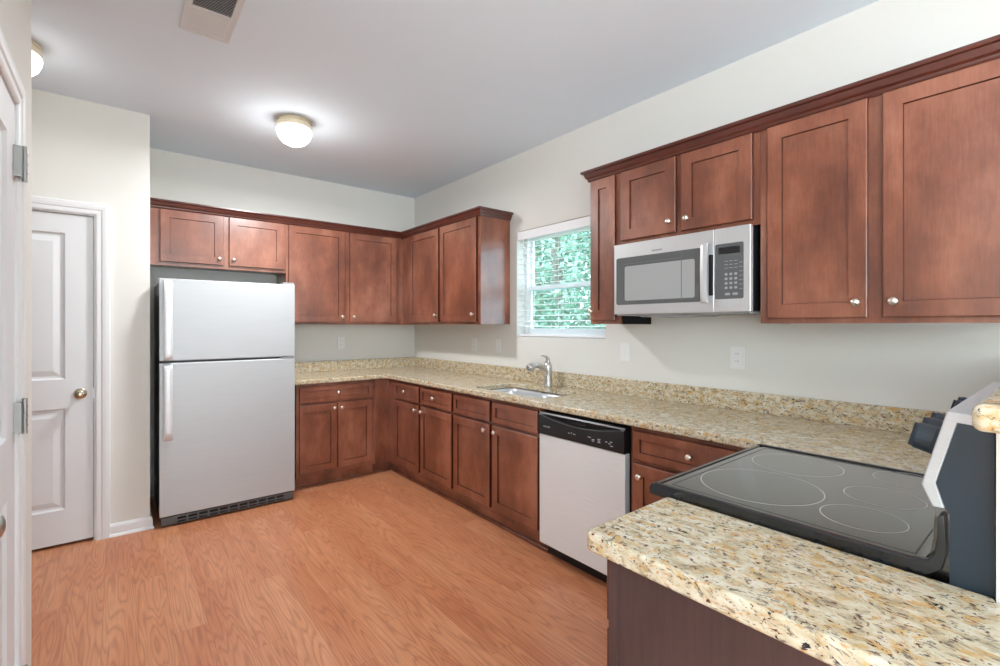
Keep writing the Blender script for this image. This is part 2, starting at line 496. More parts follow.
# living room behind the camera
b = nb(); box(b, -6.1, -5.98, -8.6, -8.1, 0, H); box(b, -6.1, -5.98, -6.5, -4.25, 0, H)
box(b, -6.1, -5.98, -8.1, -6.5, 2.4, H); box(b, -6.1, -5.98, -8.1, -6.5, 0, .35)
struct('wall_far_left', b, 'wall')
b = nb(); box(b, -6.1, -5.0, -8.6, -8.48, 0, H); box(b, -.2, .12, -8.6, -8.48, 0, H)
box(b, -5.0, -.2, -8.6, -8.48, 2.4, H)
struct('wall_rear', b, 'wall')
# half wall behind the range
struct('wall_half', bx(-1.462, 0, -4.715, -4.586, 0, 1.212), 'wall')

def framed_window(name, fn, a0, a1, z0, z1, n):
    b = nb()
    for i in range(n+1):
        a = a0 + (a1-a0)*i/n
        prism(b, [(a-.03, z0), (a+.03, z0), (a+.03, z1), (a-.03, z1)], lambda p, q, k: fn(p, q, k), .02, .08)
    for z in (z0+.03, z1-.03):
        prism(b, [(a0, z-.03), (a1, z-.03), (a1, z+.03), (a0, z+.03)], lambda p, q, k: fn(p, q, k), .021, .079)
    o = struct(name, b, 'vinyl')
    struct('window_pane', prism(nb(), [(a0, z0), (a1, z0), (a1, z1), (a0, z1)], lambda p, q, k: fn(p, q, k), .047, .052), 'clear', o)
framed_window('unseen_window_2', face_y(-8.48), -5.0, -.2, 0, 2.4, 3)  # unseen windows, put in to bring light from behind the camera
framed_window('unseen_window_3', lambda a, z, n: (-5.98-n, a, z), -8.1, -6.5, .35, 2.4, 2)

# baseboards
BB = [(0, 0), (.022, 0), (.022, .006), (.018, .014), (.013, .018), (.013, .066), (.010, .074), (.006, .080), (0, .082)]
struct('baseboard_closet', sweep(nb(), [(-2.612, CY), (-2.40, CY), (-2.40, -.02)], BB), 'trim')
struct('baseboard_hall', sweep(nb(), [(-5.98, CY), (-3.53, CY)], BB), 'trim')
struct('baseboard_left', sweep(nb(), [(LX-.12, LYE), (LX, LYE), (LX, D1F+.075)][::1], BB), 'trim')

# door casings
CAS = [(0, 0), (.006, 0), (.010, .003), (.013, .010), (.013, .030), (.017, .036), (.019, .052), (.019, .070), (.015, .074), (0, .074)]
def casing(name, fn, a0, a1, top, label=None):
    """prof: (projection, distance from the opening)"""
    bm = nb(); path = [(a0, 0), (a0, top), (a1, top), (a1, 0)]; sg = 1 if a1 > a0 else -1
    rings = []
    for i, (a, z) in enumerate(path):
        ring = []
        for pr, ds in CAS:
            da = -sg*ds if i < 2 else sg*ds
            dz = ds if 0 < i < 3 else 0
            ring.append(bm.verts.new(fn(a+da, z+dz, pr)))
        rings.append(ring)
    k = len(CAS)
    for A, B in zip(rings, rings[1:]):
        for i in range(k): bm.faces.new((A[i], A[(i+1) % k], B[(i+1) % k], B[i]))
    bm.faces.new(rings[0]); bm.faces.new(rings[-1][::-1])
    return struct(name, bm, 'trim')
casing('trim_1', face_y(CY), D2L-.006, D2R+.006, D2T+.006)
casing('trim_2', lambda a, z, n: (LX+n, a, z), D1N-.006, D1F+.006, D1T+.006)
# jambs
def jamb(name, fn, a0, a1, top, deep):
    bm = nb()
    for q in ((a0-.012, a0, 0, top+.012), (a1, a1+.012, 0, top+.012), (a0, a1, top, top+.012)):
        prism(bm, [(q[0], q[2]), (q[1], q[2]), (q[1], q[3]), (q[0], q[3])], lambda p, z, k: fn(p, z, k), -deep, -.001)
    return struct(name, bm, 'trim')
jamb('trim_3', face_y(CY), D2L, D2R, D2T, .118)
jamb('trim_4', lambda a, z, n: (LX+n, a, z), D1N, D1F, D1T, .118)

def door_leaf(name, fn, a0, a1, z0, z1, panels, t=.035, arch=None):
    """moulded door: panels sink by a sloped sticking then rise to a raised field"""
    bm = nb()
    aa = sorted(set([a0, a1] + [v for p in panels for v in p[:2]]))
    zz = sorted(set([z0, z1] + [v for p in panels for v in p[2:4]]))
    def inp(a, z): return any(p[0] <= a <= p[1] and p[2] <= z <= p[3] for p in panels)
    V = {}
    def vv(a, z):
        if (a, z) not in V: V[(a, z)] = bm.verts.new(fn(a, z, 0))
        return V[(a, z)]
    for i in range(len(aa)-1):
        for j in range(len(zz)-1):
            if not inp((aa[i]+aa[i+1])/2, (zz[j]+zz[j+1])/2):
                bm.faces.new((vv(aa[i], zz[j]), vv(aa[i+1], zz[j]), vv(aa[i+1], zz[j+1]), vv(aa[i], zz[j+1])))
    for p in panels:
        def lp(ins, n): return [bm.verts.new(fn(a, z, n)) for a, z in ((p[0]+ins, p[2]+ins), (p[1]-ins, p[2]+ins), (p[1]-ins, p[3]-ins), (p[0]+ins, p[3]-ins))]
        L = [[vv(p[0], p[2]), vv(p[1], p[2]), vv(p[1], p[3]), vv(p[0], p[3])], lp(.010, -.010), lp(.022, -.012), lp(.052, -.004), lp(.056, -.003)]
        for A, B in zip(L, L[1:]):
            for i in range(4): bm.faces.new((A[i], A[(i+1) % 4], B[(i+1) % 4], B[i]))
        bm.faces.new(L[-1])
    # edges and back
    bk = [bm.verts.new(fn(a, z, -t)) for a, z in ((a0, z0), (a1, z0), (a1, z1), (a0, z1))]
    bm.faces.new(bk[::-1])
    def side(pts_front, b0, b1):
        bm.faces.new([V[p] for p in pts_front] + [b1, b0])
    side([(a, z0) for a in aa], bk[0], bk[1]); side([(a, z1) for a in aa][::-1], bk[2], bk[3])
    side([(a1, z) for z in zz], bk[1], bk[2]); side([(a0, z) for z in zz][::-1], bk[3], bk[0])
    return struct(name, bm, 'doorpaint')

def door_knob(parent, fn, a, z, m='bronze'):
    prof = [(0, 0), (.033, 0), (.033, .004), (.028, .008), (.012, .012), (.011, .026), (.02, .034), (.0285, .046), (.0285, .055), (.022, .064), (.010, .068), (0, .069)]
    o = Vector(fn(a, z, 0)); d = Vector(fn(a, z, 1)) - o
    axis = 'x' if abs(d.x) > .5 else 'y'; sg = 1 if d.x + d.y > 0 else -1
    k = obj('door_knob', lathe(nb(), prof, o, axis, 28, sg), m, parent, smooth=True); k['kind'] = 'structure'
    return k

fd2 = lambda a, z, n: (a, CY+.012-n, z)
door2 = door_leaf('door_2', fd2, D2L+.003, D2R-.003, .018, D2T-.003,
                  [(D2L+.13, D2R-.135, .225, .850), (D2L+.13, D2R-.135, 1.030, 1.935)])
door_knob(door2, fd2, -2.752, .935)
fd1 = lambda a, z, n: (LX+.002+n, a, z)
door1 = door_leaf('door_1', fd1, D1N+.003, D1F-.003, .018, D1T-.003,
                  [(D1N+.13, D1F-.135, .225, .850), (D1N+.13, D1F-.135, 1.030, 1.935)])
door_knob(door1, fd1, D1N+.068, .945, 'chrome')
for hz in (.225, 1.075, 1.875):
    b = nb(); box(b, LX+.0165, LX+.020, D1F-.030, D1F+.022, hz-.048, hz+.048); box(b, LX+.002, LX+.0165, D1F-.030, D1F-.027, hz-.048, hz+.048)
    hb = lathe(b, [(0, -.056), (.007, -.056), (.007, .056), (0, .056)], (LX+.024, D1F+.004, hz), 'z', 12)
    for k in (-.03, 0, .03): lathe(hb, [(0, k-.0025), (.0082, k-.0025), (.0082, k+.0025), (0, k+.0025)], (LX+.024, D1F+.004, hz), 'z', 12)
    h = obj('hinge', hb, 'hingemetal', door1); h['kind'] = 'structure'
b = bx(D2R-.003, D2R+.004, CY+.0085, CY+.011, .905, .965); s = obj('strike_plate', b, 'chrome', door2); s['kind'] = 'structure'

# ------------------------------------------------------------------ kitchen window
def ring_frame(bm, y0, y1, z0, z1, wd, x0, x1):
    box(bm, x0, x1, y0, y0+wd, z0, z1); box(bm, x0, x1, y1-wd, y1, z0, z1)
    box(bm, x0, x1, y0+wd, y1-wd, z0, z0+wd); box(bm, x0, x1, y0+wd, y1-wd, z1-wd, z1)
    return bm
wf = struct('window_1', ring_frame(nb(), WY0+.001, WY1-.001, WZ0+.001, WZ1-.001, .032, .088, .150), 'vinyl')
ZM = 1.665
struct('window_sash', ring_frame(nb(), WY0+.034, WY1-.034, ZM-.018, WZ1-.034, .030, .122, .142), 'vinyl', wf)
struct('window_sash', ring_frame(nb(), WY0+.034, WY1-.034, WZ0+.034, ZM+.022, .034, .096, .118), 'vinyl', wf)
struct('window_pane', bx(.130, .134, WY0+.06, WY1-.06, ZM, WZ1-.06), 'pane', wf)
struct('window_pane', bx(.105, .109, WY0+.06, WY1-.06, WZ0+.06, ZM), 'pane', wf)
struct('sash_lock', bx(.085, .096, -2.2, -2.14, ZM+.006, ZM+.020), 'vinyl', wf)

bl = thing('window_blind', 'white horizontal slatted blind lowered over the kitchen window', 'blind', (.045, (WY0+WY1)/2, WZ0))
b = bx(.012, .068, WY0+.006, WY1-.006, WZ1-.052, WZ1-.006)
box(b, .004, .010, WY0+.004, WY1-.004, WZ1-.072, WZ1-.004)
obj('headrail', b, 'blind', bl)
b = nb(); z = WZ1-.095
while z > WZ0+.04:
    fn = lambda p, q, a: (p, a, q)
    prism(b, [(.018, z-.0025), (.043, z+.0025), (.066, z+.0035), (.066, z+.0058), (.043, z+.005), (.018, z)], fn, WY0+.008, WY1-.008)
    z -= .043
obj('slats', b, 'blind', bl)
obj('bottom_rail', bx(.018, .066, WY0+.008, WY1-.008, WZ0+.004, WZ0+.022), 'blind', bl, bevel=.003)
for yy in (WY0+.14, (WY0+WY1)/2, WY1-.14):
    b = nb()
    for xx in (.016, .067): tube(b, [(xx, yy, WZ0+.02), (xx, yy, WZ1-.05)], .0009, 5)
    obj('ladder_cord', b, 'blind', bl)
b = nb(); tube(b, [(.012, WY1-.07, WZ1-.06), (.011, WY1-.07, 1.66)], .003, 8); tube(b, [(.011, WY1-.07, 1.665), (.011, WY1-.07, 1.63)], .006, 8)
obj('tilt_wand', b, 'blind', bl)
b = nb(); tube(b, [(.009, WY1-.10, WZ1-.06), (.009, WY1-.10, 1.60)], .0012, 6); tube(b, [(.009, WY1-.10, 1.605), (.009, WY1-.10, 1.57)], [.003, .007], 8)
obj('pull_cord', b, 'blind', bl)

# ------------------------------------------------------------------ base cabinets
FR = .61      # face frame plane
def base_cab(name, label, axis, a0, a1, drawers, doors, group='base cabinets', wood='wood'):
    """axis 'x': stands on the right wall facing -x ; 'y': stands on back wall facing -y"""
    a0, a1 = sorted((a0, a1)); mid = (a0+a1)/2
    loc = (-FR/2, mid, 0) if axis == 'x' else (mid, -FR/2, 0)
    t = thing(name, label, 'cabinet', loc, group)
    fn = face_x(-FR) if axis == 'x' else face_y(-FR)
    def bb(x0, x1, c0, c1, z0, z1):
        # x0,x1 = distance out from the wall
        return (-x1, -x0, c0, c1, z0, z1) if axis == 'x' else (c0, c1, -x1, -x0, z0, z1)
    e = .0005
    b = bx(*bb(.004, FR-.001, a0+e, a1-e, .10, .69 if name == 'sink_cabinet' else .875))
    if name == 'sink_cabinet':
        box(b, *bb(FR-.03, FR-.001, a0+e, a1-e, .69, .875)); box(b, *bb(.004, FR-.03, a0+e, a0+.02, .69, .875)); box(b, *bb(.004, FR-.03, a1-.02, a1-e, .69, .875))
    obj('carcass', b, wood, t)
    obj('toe_kick', bx(*bb(.02, .545, a0+e, a1-e, 0.001, .10)), wood, t)
    for d in drawers:
        front(t, 'drawer', fn, d[0], d[1], .716, .853, (d[2], .788) if d[2] is not None else None, rail=.036)
    for d in doors:
        front(t, 'door', fn, d[0], d[1], .138, .696, (d[2], d[3]) if d[2] is not None else None, rail=.055)
    return t
base_cab('base_cabinet', 'reddish brown base cabinet beside the refrigerator, one wide drawer over two doors', 'y', -1.432, -.742,
         [(-1.408, -.778, -1.09)], [(-1.408, -1.096, -1.125, .655), (-1.090, -.778, -1.061, .655)])
base_cab('base_cabinet', 'reddish brown base cabinet nearest the inner corner, two knobbed drawers over two doors', 'x', -.742, -1.712,
         [(-.762, -1.203, -.975), (-1.233, -1.697, -1.455)], [(-.762, -1.203, -1.16, .655), (-1.233, -1.697, -1.270, .655)])
base_cab('sink_cabinet', 'base cabinet under the sink with two blank drawer fronts over two doors', 'x', -1.712, -2.645,
         [(-1.727, -2.163, None), (-2.195, -2.630, None)], [(-1.727, -2.163, -2.12, .655), (-2.195, -2.630, -2.235, .655)])
base_cab('base_cabinet', 'base cabinet between the dishwasher and the range, wide drawer over knobbed door', 'x', -3.280, -3.92,
         [(-3.303, -3.895, -3.60)], [(-3.303, -3.590, -3.345, .640), (-3.606, -3.895, -3.86, .640)])
# blind corner cabinet
t = thing('corner_cabinet', 'plain corner base cabinet joining the two counter runs', 'cabinet', (-.37, -.37, 0))
b = bx(-.741, -.004, -.609, -.004, .10, .875); obj('carcass', b, 'wood', t)
b = bx(-.609, -.004, -.741, -.610, .10, .875); obj('filler', b, 'wood', t)
b = bx(-.741, -.02, -.545, -.02, .001, .10); box(b, -.545, -.02, -.741, -.545, .001, .10); obj('toe_kick', b, 'wood', t)
SH = [(0, 0.0005), (.014, .0005), (.013, .008), (.008, .014), (0, .016)]
struct('trim_5', sweep(nb(), [(-1.432, -.547), (-.547, -.547), (-.547, -2.65)], SH), 'wood')

# ------------------------------------------------------------------ wall cabinets
UF = .31
def wall_cab(name, label, axis, a0, a1, z0, doors, z1=2.262, dz=None, lo=None, end=None):
    a0, a1 = sorted((a0, a1)); mid = (a0+a1)/2
    loc = (-UF/2, mid, z0) if axis == 'x' else (mid, -UF/2, z0)
    t = thing(name, label, 'cabinet', loc, 'wall cabinets')
    fn = face_x(-UF) if axis == 'x' else face_y(-UF)
    def bb(x0, x1, c0, c1, zz0, zz1):
        return (-x1, -x0, c0, c1, zz0, zz1) if axis == 'x' else (c0, c1, -x1, -x0, zz0, zz1)
    e = .0005
    obj('carcass', bx(*bb(.003, UF-.001, a0+e, a1-e, z0+.012, z1)), 'wood', t)
    b = nb()   # bottom rail / side skirts around a recessed bottom
    box(b, *bb(UF-.02, UF-.001, a0+e, a1-e, z0, z0+.012)); box(b, *bb(.003, UF-.02, a0+e, a0+.013, z0, z0+.012)); box(b, *bb(.003, UF-.02, a1-.013, a1-e, z0, z0+.012))
    obj('bottom_rail', b, 'wood', t)
    for d in doors:
        front(t, 'door', fn, d[0], d[1], z0+.022 if dz is None else dz, 2.240, (d[2], d[3]), rail=.06)
    return t
wall_cab('wall_cabinet', 'short two-door wall cabinet above the refrigerator', 'y', -2.396, -1.432, 1.818,
         [(-2.322, -1.908, -1.938, 1.895), (-1.866, -1.450, -1.836, 1.895)], dz=1.846)
wall_cab('wall_cabinet', 'tall two-door wall cabinet on the back wall right of the refrigerator', 'y', -1.432, -.345, 1.372,
         [(-1.411, -.913, -.945, 1.445), (-.865, -.385, -.833, 1.445)])
t = wall_cab('wall_cabinet', 'two-door wall cabinet left of the window with an exposed end panel', 'x', -.30, -1.640, 1.372,
         [(-.485, -1.022, -.99, 1.455), (-1.052, -1.600, -1.565, 1.455)])
obj('corner_filler', bx(-.345, -.0035, -.2995, -.003, 1.372, 2.262), 'wood', t)
t = wall_cab('wall_cabinet', 'narrow one-door wall cabinet between the window and the microwave', 'x', -2.770, -2.990, 1.372,
         [(-2.783, -2.963, -2.80, 1.450)])
obj('side_panel', bx(-.292, -.004, -2.9945, -2.9901, 1.3705, 1.425), 'void', t, label='black unfinished side edge')
wall_cab('wall_cabinet', 'short two-door wall cabinet directly above the microwave', 'x', -2.990, -3.757, 1.822,
         [(-3.007, -3.348, -3.318, 1.905), (-3.378, -3.728, -3.415, 1.905)], dz=1.848)
wall_cab('wall_cabinet', 'tall two-door wall cabinet right of the microwave, nearest the camera', 'x', -3.757, -4.60, 1.372,
         [(-3.792, -4.153, -4.12, 1.453), (-4.200, -4.580, -4.235, 1.453)])

CR = [(-.004, 2.243), (.004, 2.243), (.008, 2.250), (.010, 2.258), (.018, 2.266), (.024, 2.280), (.027, 2.288), (.037, 2.291), (.040, 2.297), (.040, 2.306), (-.004, 2.306)]
CR = [(o+.0045, z) for o, z in CR]
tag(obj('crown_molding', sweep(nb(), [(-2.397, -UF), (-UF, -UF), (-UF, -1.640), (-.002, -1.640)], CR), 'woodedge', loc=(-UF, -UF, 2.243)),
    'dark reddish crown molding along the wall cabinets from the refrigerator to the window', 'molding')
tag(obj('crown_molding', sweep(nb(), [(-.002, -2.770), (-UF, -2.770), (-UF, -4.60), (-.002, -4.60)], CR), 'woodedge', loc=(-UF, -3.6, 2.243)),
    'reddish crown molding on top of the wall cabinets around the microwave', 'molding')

# ------------------------------------------------------------------ countertops
CT0, CT1 = .876, .914
SX0, SX1, SY0, SY1 = -.548, -.165, -2.585, -1.865    # sink cut-out
YD = -4.5855
xs = [-1.490, -.648, SX0, SX1, -.001]; ys = [YD, SY0, SY1, -.648, -.001]
def keep(i, j):
    if i == 0: return j == 3
    if i == 2 and j == 1: return False
    return True
# range cut-out: right run narrows to the range side beyond y=-3.93
xs = [-1.490, -.762, -.648, SX0, SX1, -.001]; ys = [YD, -3.985, SY0, SY1, -.648, -.001]
def keep(i, j):
    if i == 0: return j == 4
    if i == 1: return j in (0, 4)
    if j == 2 and i == 3: return False
    return True
bmc = slab(xs, ys, keep, CT0, CT1)
# round the inner corner of the L and the sink cut-out corners
def bevel_vert_edges(bm, tests, rad, seg=6):
    bm.edges.ensure_lookup_table()
    es = []
    for e in bm.edges:
        a, b2 = e.verts
        if abs(a.co.x-b2.co.x) < 1e-5 and abs(a.co.y-b2.co.y) < 1e-5:
            for tx, ty in tests:
                if abs(a.co.x-tx) < 1e-4 and abs(a.co.y-ty) < 1e-4: es.append(e)
    bmesh.ops.bevel(bm, geom=es, offset=rad, segments=seg, profile=.5, affect='EDGES')
bevel_vert_edges(bmc, [(-.648, -.648)], .05)
bevel_vert_edges(bmc, [(SX0, SY0), (SX0, SY1), (SX1, SY0), (SX1, SY1)], .06)
ct = obj('countertop', bmc, 'granite', loc=(-.33, -2.2, CT0), bevel=.008, seg=3)
tag(ct, 'L-shaped speckled cream granite countertop along the back and right walls', 'countertop')
obj('backsplash', bx(-1.490, -.001, -.021, -.001, CT1-.001, 1.016), 'granite', ct, bevel=.003)
obj('backsplash', bx(-.0205, -.001, YD, -.0212, CT1-.001, 1.016), 'granite', ct, bevel=.003)

bm = nb()
PX0, PX1, PY0, PY1 = -1.780, -1.449, -4.86, -3.985
vs = [bm.verts.new(p) for p in ((PX0, PY0, CT1), (-1.464, PY0, CT1), (-1.464, -4.5855, CT1), (PX1, -4.5855, CT1), (PX1, PY1, CT1), (PX0, PY1, CT1))]
f = bm.faces.new(vs); r = bmesh.ops.extrude_face_region(bm, geom=[f])
for g in r['geom']:
    if isinstance(g, bmesh.types.BMVert): g.co.z = CT0-.004
bevel_vert_edges(bm, [(PX0, PY1)], .022)
bevel_vert_edges(bm, [(PX0, PY0)], .030)
tag(obj('peninsula_countertop', bm, 'granite', loc=(-1.6, -4.3, CT0), bevel=.012, seg=4),
    'narrow cream and brown granite countertop in the foreground left of the range', 'countertop')
bm = nb()
b0 = bx(-1.640, -.002, -4.90, -4.575, 1.213, 1.252)
bevel_vert_edges(b0, [(-1.640, -4.575), (-1.640, -4.90)], .012)
tag(obj('bar_top', b0, 'granite', loc=(-.8, -4.7, 1.219), bevel=.015, seg=4),
    'raised granite bar top at the right edge, capping the half wall behind the range', 'countertop')

# peninsula end cabinet
t = thing('peninsula_cabinet', 'narrow dark cabinet with espresso end panel under the foreground granite', 'cabinet', (-1.6, -4.35, 0))
b = bx(-1.738, -1.456, -4.585, -4.035, .10, .871); obj('carcass', b, 'panelwood', t)
obj('toe_kick', bx(-1.738, -1.456, -4.58, -4.10, .001, .10), 'panelwood', t)
obj('end_panel', bx(-1.744, -1.7385, -4.86, -4.052, .001, .871), 'panelwood', t, label='espresso brown vertical-grain end panel')
obj('face_frame', bx(-1.752, -1.456, -4.0515, -4.032, .10, .871), 'panelwood', t)
obj('back_panel', bx(-1.738, -1.466, -4.86, -4.586, .001, .871), 'panelwood', t)
fp = face_yp(-4.032)
front(t, 'drawer', fp, -1.735, -1.472, .716, .853, (-1.60, .788), rail=.036)
front(t, 'door', fp, -1.735, -1.472, .138, .696, (-1.50, .655), rail=.055)

# ------------------------------------------------------------------ sink and faucet
t = thing('sink', 'double-bowl stainless steel undermount sink set in the granite by the window', 'sink', (-.36, -2.22, .70))
def bowl(y0, y1, x0, x1, zt, zb):
    bm = nb(); rings = []
    def rr(ins, z, rad):
        pts = []
        X0, X1, Y0, Y1 = x0+ins, x1-ins, y0+ins, y1-ins
        for cx, cy, a0 in ((X1-rad, Y1-rad, 0), (X0+rad, Y1-rad, PI/2), (X0+rad, Y0+rad, PI), (X1-rad, Y0+rad, 3*PI/2)):
            for k in range(6):
                a = a0 + PI/2*k/5; pts.append(bm.verts.new((cx+rad*math.cos(a), cy+rad*math.sin(a), z)))
        return pts
    R = [rr(-.012, zt, .06), rr(0, zt, .05), rr(.006, zt-.02, .05), rr(.012, zb+.03, .05), rr(.03, zb+.005, .04), rr(.10, zb, .03)]
    for A, B in zip(R, R[1:]):
        n = len(A)
        for i in range(n): bm.faces.new((A[i], A[(i+1) % n], B[(i+1) % n], B[i]))
    bm.faces.new(R[-1])
    return bm
for y0, y1 in ((SY0+.002, -2.235), (-2.215, SY1-.002)):
    bo = obj('basin', bowl(y0, y1, SX0+.006, SX1-.006, .874, .70), 'sinksteel', t, smooth=True)
    so = bo.modifiers.new('solid', 'SOLIDIFY'); so.thickness = .0015; so.offset = -1
    d = obj('drain', lathe(nb(), [(0, .0), (.03, .0), (.042, .003), (.045, .004), (.045, .0)], (-.36, (y0+y1)/2, .7005), 'z', 24), 'chrome', bo, smooth=True)

t = thing('faucet', 'brushed nickel single-lever faucet with pull-out spout behind the sink', 'faucet', (-.105, -2.175, CT1))
fx, fy = -.105, -2.195
obj('body', lathe(nb(), [(0, 0), (.033, 0), (.033, .006), (.029, .012), (.027, .03), (.027, .10), (.030, .13), (.030, .155), (.022, .176), (0, .182)], (fx, fy, CT1), 'z', 24), 'chrome', t, smooth=True)
sp = spline([(fx, fy, CT1+.085), (fx-.045, fy-.002, CT1+.13), (fx-.095, fy-.004, CT1+.157), (fx-.135, fy-.006, CT1+.163)])
obj('spout', tube(nb(), sp, [.021]*(len(sp)-4)+[.020, .019, .018, .017], 16), 'chrome', t, smooth=True)
sh = [Vector(p) for p in ((fx-.137, fy-.006, CT1+.163), (fx-.150, fy-.007, CT1+.162), (fx-.172, fy-.008, CT1+.156), (fx-.190, fy-.008, CT1+.146), (fx-.198, fy-.008, CT1+.140))]
obj('spray_head', tube(nb(), sh, [.018, .024, .029, .031, .027], 16), 'chrome', t, smooth=True)
lv = spline([(fx, fy, CT1+.165), (fx-.001, fy, CT1+.195), (fx-.024, fy-.002, CT1+.222), (fx-.075, fy-.004, CT1+.232)])
obj('lever', tube(nb(), lv, [.017 - .012*i/(len(lv)-1) for i in range(len(lv))], 12, 1.3), 'chrome', t, smooth=True)

# ------------------------------------------------------------------ dishwasher
def text_bm(s, size):
    cu = bpy.data.curves.new('txt', 'FONT'); cu.body = s; cu.size = size; cu.extrude = .0002
    o = bpy.data.objects.new('txt', cu); C.objects.link(o)
    dg = bpy.context.evaluated_depsgraph_get()
    me = bpy.data.meshes.new_from_object(o.evaluated_get(dg))
    bm = nb(); bm.from_mesh(me)
    bpy.data.objects.remove(o); bpy.data.curves.remove(cu); bpy.data.meshes.remove(me)
    return bm
def place_text(s, size, fn, a, z, n, adir=1):
    bm = text_bm(s, size)
    for v in bm.verts:
        x, y, k = v.co; v.co = fn(a + adir*x, z + y, n + k)
    return bm

t = thing('dishwasher', 'stainless steel dishwasher with black control strip between sink cabinet and drawer cabinet', 'dishwasher', (-.3, -2.963, 0))
DY0, DY1 = -3.262, -2.660
obj('tub', bx(-.595, -.03, DY0-.012, DY1+.008, .11, .868), 'void', t)
obj('kick_plate', bx(-.565, -.05, DY0-.010, DY1+.006, .002, .105), 'black', t)
M['dwsteel'] = steel_mat('dishwasher_steel', (.80, .815, .82, 1), .42, metal=.2)
dp = obj('door', bx(-.640, -.597, DY0, DY1, .090, .728), 'dwsteel', t, bevel=.004)
# control fascia with a scooped pocket handle
fn = lambda p, q, a: (p, a, q)
bm = nb(); n = 24; zt, zb = .856, .731
cols = []
for i in range(n+1):
    u = i/n; y = DY1 + (DY0-DY1)*u
    s = max(0.0, 1-((u-.5)/.46)**2)          # smile shaped lip
    lip = zt-.012-.030*s
    dep = .016*s**.6 if s > 0 else 0
    cols.append([bm.verts.new(p) for p in ((-.600, y, zb), (-.645, y, zb), (-.648, y, lip-.004), (-.646, y, lip), (-.640+dep, y, lip+.004), (-.640+dep*.8, y, zt-.012), (-.640, y, zt-.008), (-.634, y, zt), (-.600, y, zt))])
for A, B in zip(cols, cols[1:]):
    k = len(A)
    for i in range(k): bm.faces.new((A[i], A[(i+1) % k], B[(i+1) % k], B[i]))
bm.faces.new(cols[0]); bm.faces.new(cols[-1][::-1])
cp = obj('control_panel', bm, 'black', t)
smooth_sharp(cp, 40)
lp = [(-.6485, DY1+(DY0-DY1)*i/24, .856-.014-.030*max(0.0, 1-((i/24-.5)/.46)**2)) for i in range(1, 24)]
obj('lip_highlight', tube(nb(), lp, .0022, 6), 'silicon', cp, smooth=True)  # lighter grey tube painting the light edge of the pocket lip
# pocket opening in the middle of the lip
bm = nb(); pts = []
for i in range(13):
    u = i/12; pts.append((-2.870 - .165*u, .832 - .016*math.sin(PI*u)))
pts += [(-3.02, .842), (-2.885, .842)]
prism(bm, pts, lambda a, z, k: (-.6485-k, a, z), -.006, .0012)
obj('handle_pocket', bm, 'void', cp)
fx_ = face_x(-.6468)
obj('brand_lettering', place_text('FRIGIDAIRE', .011, fx_, -2.700, .775, .0002, -1), 'legend', cp)
for yy, zz, ww in ((-2.90, .772, .012), (-2.92, .775, .010), (-2.94, .772, .014), (-3.045, .776, .020), (-3.07, .768, .018), (-3.068, .760, .014), (-3.108, .776, .018), (-3.108, .768, .014), (-3.108, .760, .018), (-3.155, .772, .012), (-3.175, .766, .012), (-3.185, .776, .014), (-3.188, .756, .016)):
    obj('printed_mark', bx(-.6478, -.6455, yy-ww/2, yy+ww/2, zz-.0018, zz+.0018), 'legend', cp)


# ------------------------------------------------------------------ microwave
MX, MY0, MY1, MZ0, MZ1 = -.375, -3.742, -2.996, 1.426, 1.818
t = thing('microwave', 'stainless over-the-range microwave with dark window hung under the short wall cabinet', 'microwave', (-.19, -3.37, MZ0))
obj('case', bx(MX+.030, -.004, MY0+.004, MY1-.004, MZ0+.004, MZ1-.002), 'black', t)
obj('vent_base', bx(MX+.015, -.02, MY0+.01, MY1-.01, MZ0-.008, MZ0+.003), 'grey', t, bevel=.003)
b = nb(); prism(b, [(-3.12, MZ0-.009), (-3.16, MZ0-.017), (-3.42, MZ0-.017), (-3.46, MZ0-.009)], lambda a, z, k: (k, a, z), MX+.03, -.06)
obj('vent_grille', b, 'grey', t)
YS = -3.577
dr = obj('door', bx(MX, MX+.028, YS+.0015, MY1, MZ0, MZ1), 'steelh', t, bevel=.003)
cp = obj('control_panel', bx(MX, MX+.028, MY0, YS-.0015, MZ0, MZ1), 'steelh', t, bevel=.003)
def rrect(bm, a0, a1, z0, z1, rad, fn, n0, n1, seg=5):
    pts = []
    for cx, cy, s0 in ((a1-rad, z1-rad, 0), (a0+rad, z1-rad, PI/2), (a0+rad, z0+rad, PI), (a1-rad, z0+rad, 3*PI/2)):
        for k in range(seg+1):
            a = s0 + PI/2*k/seg; pts.append((cx+rad*math.cos(a), cy+rad*math.sin(a)))
    return prism(bm, pts, fn, n0, n1)
fm = face_x(MX)
wn = obj('window', rrect(nb(), -3.512, -3.013, 1.478, 1.740, .012, fm, -.004, .0012), 'darkglass', dr)
obj('window_screen', rrect(nb(), -3.480, -3.070, 1.500, 1.690, .010, fm, .0, .0020), 'mesh', wn)
b = nb(); rrect(b, -3.408, -3.060, 1.702, 1.706, .001, fm, 0, .0022); rrect(b, -3.412, -3.408, 1.488, 1.730, .001, fm, 0, .0022); rrect(b, -3.062, -3.056, 1.53, 1.60, .002, fm, 0, .004)
obj('window_edge_line', b, 'silicon', wn)
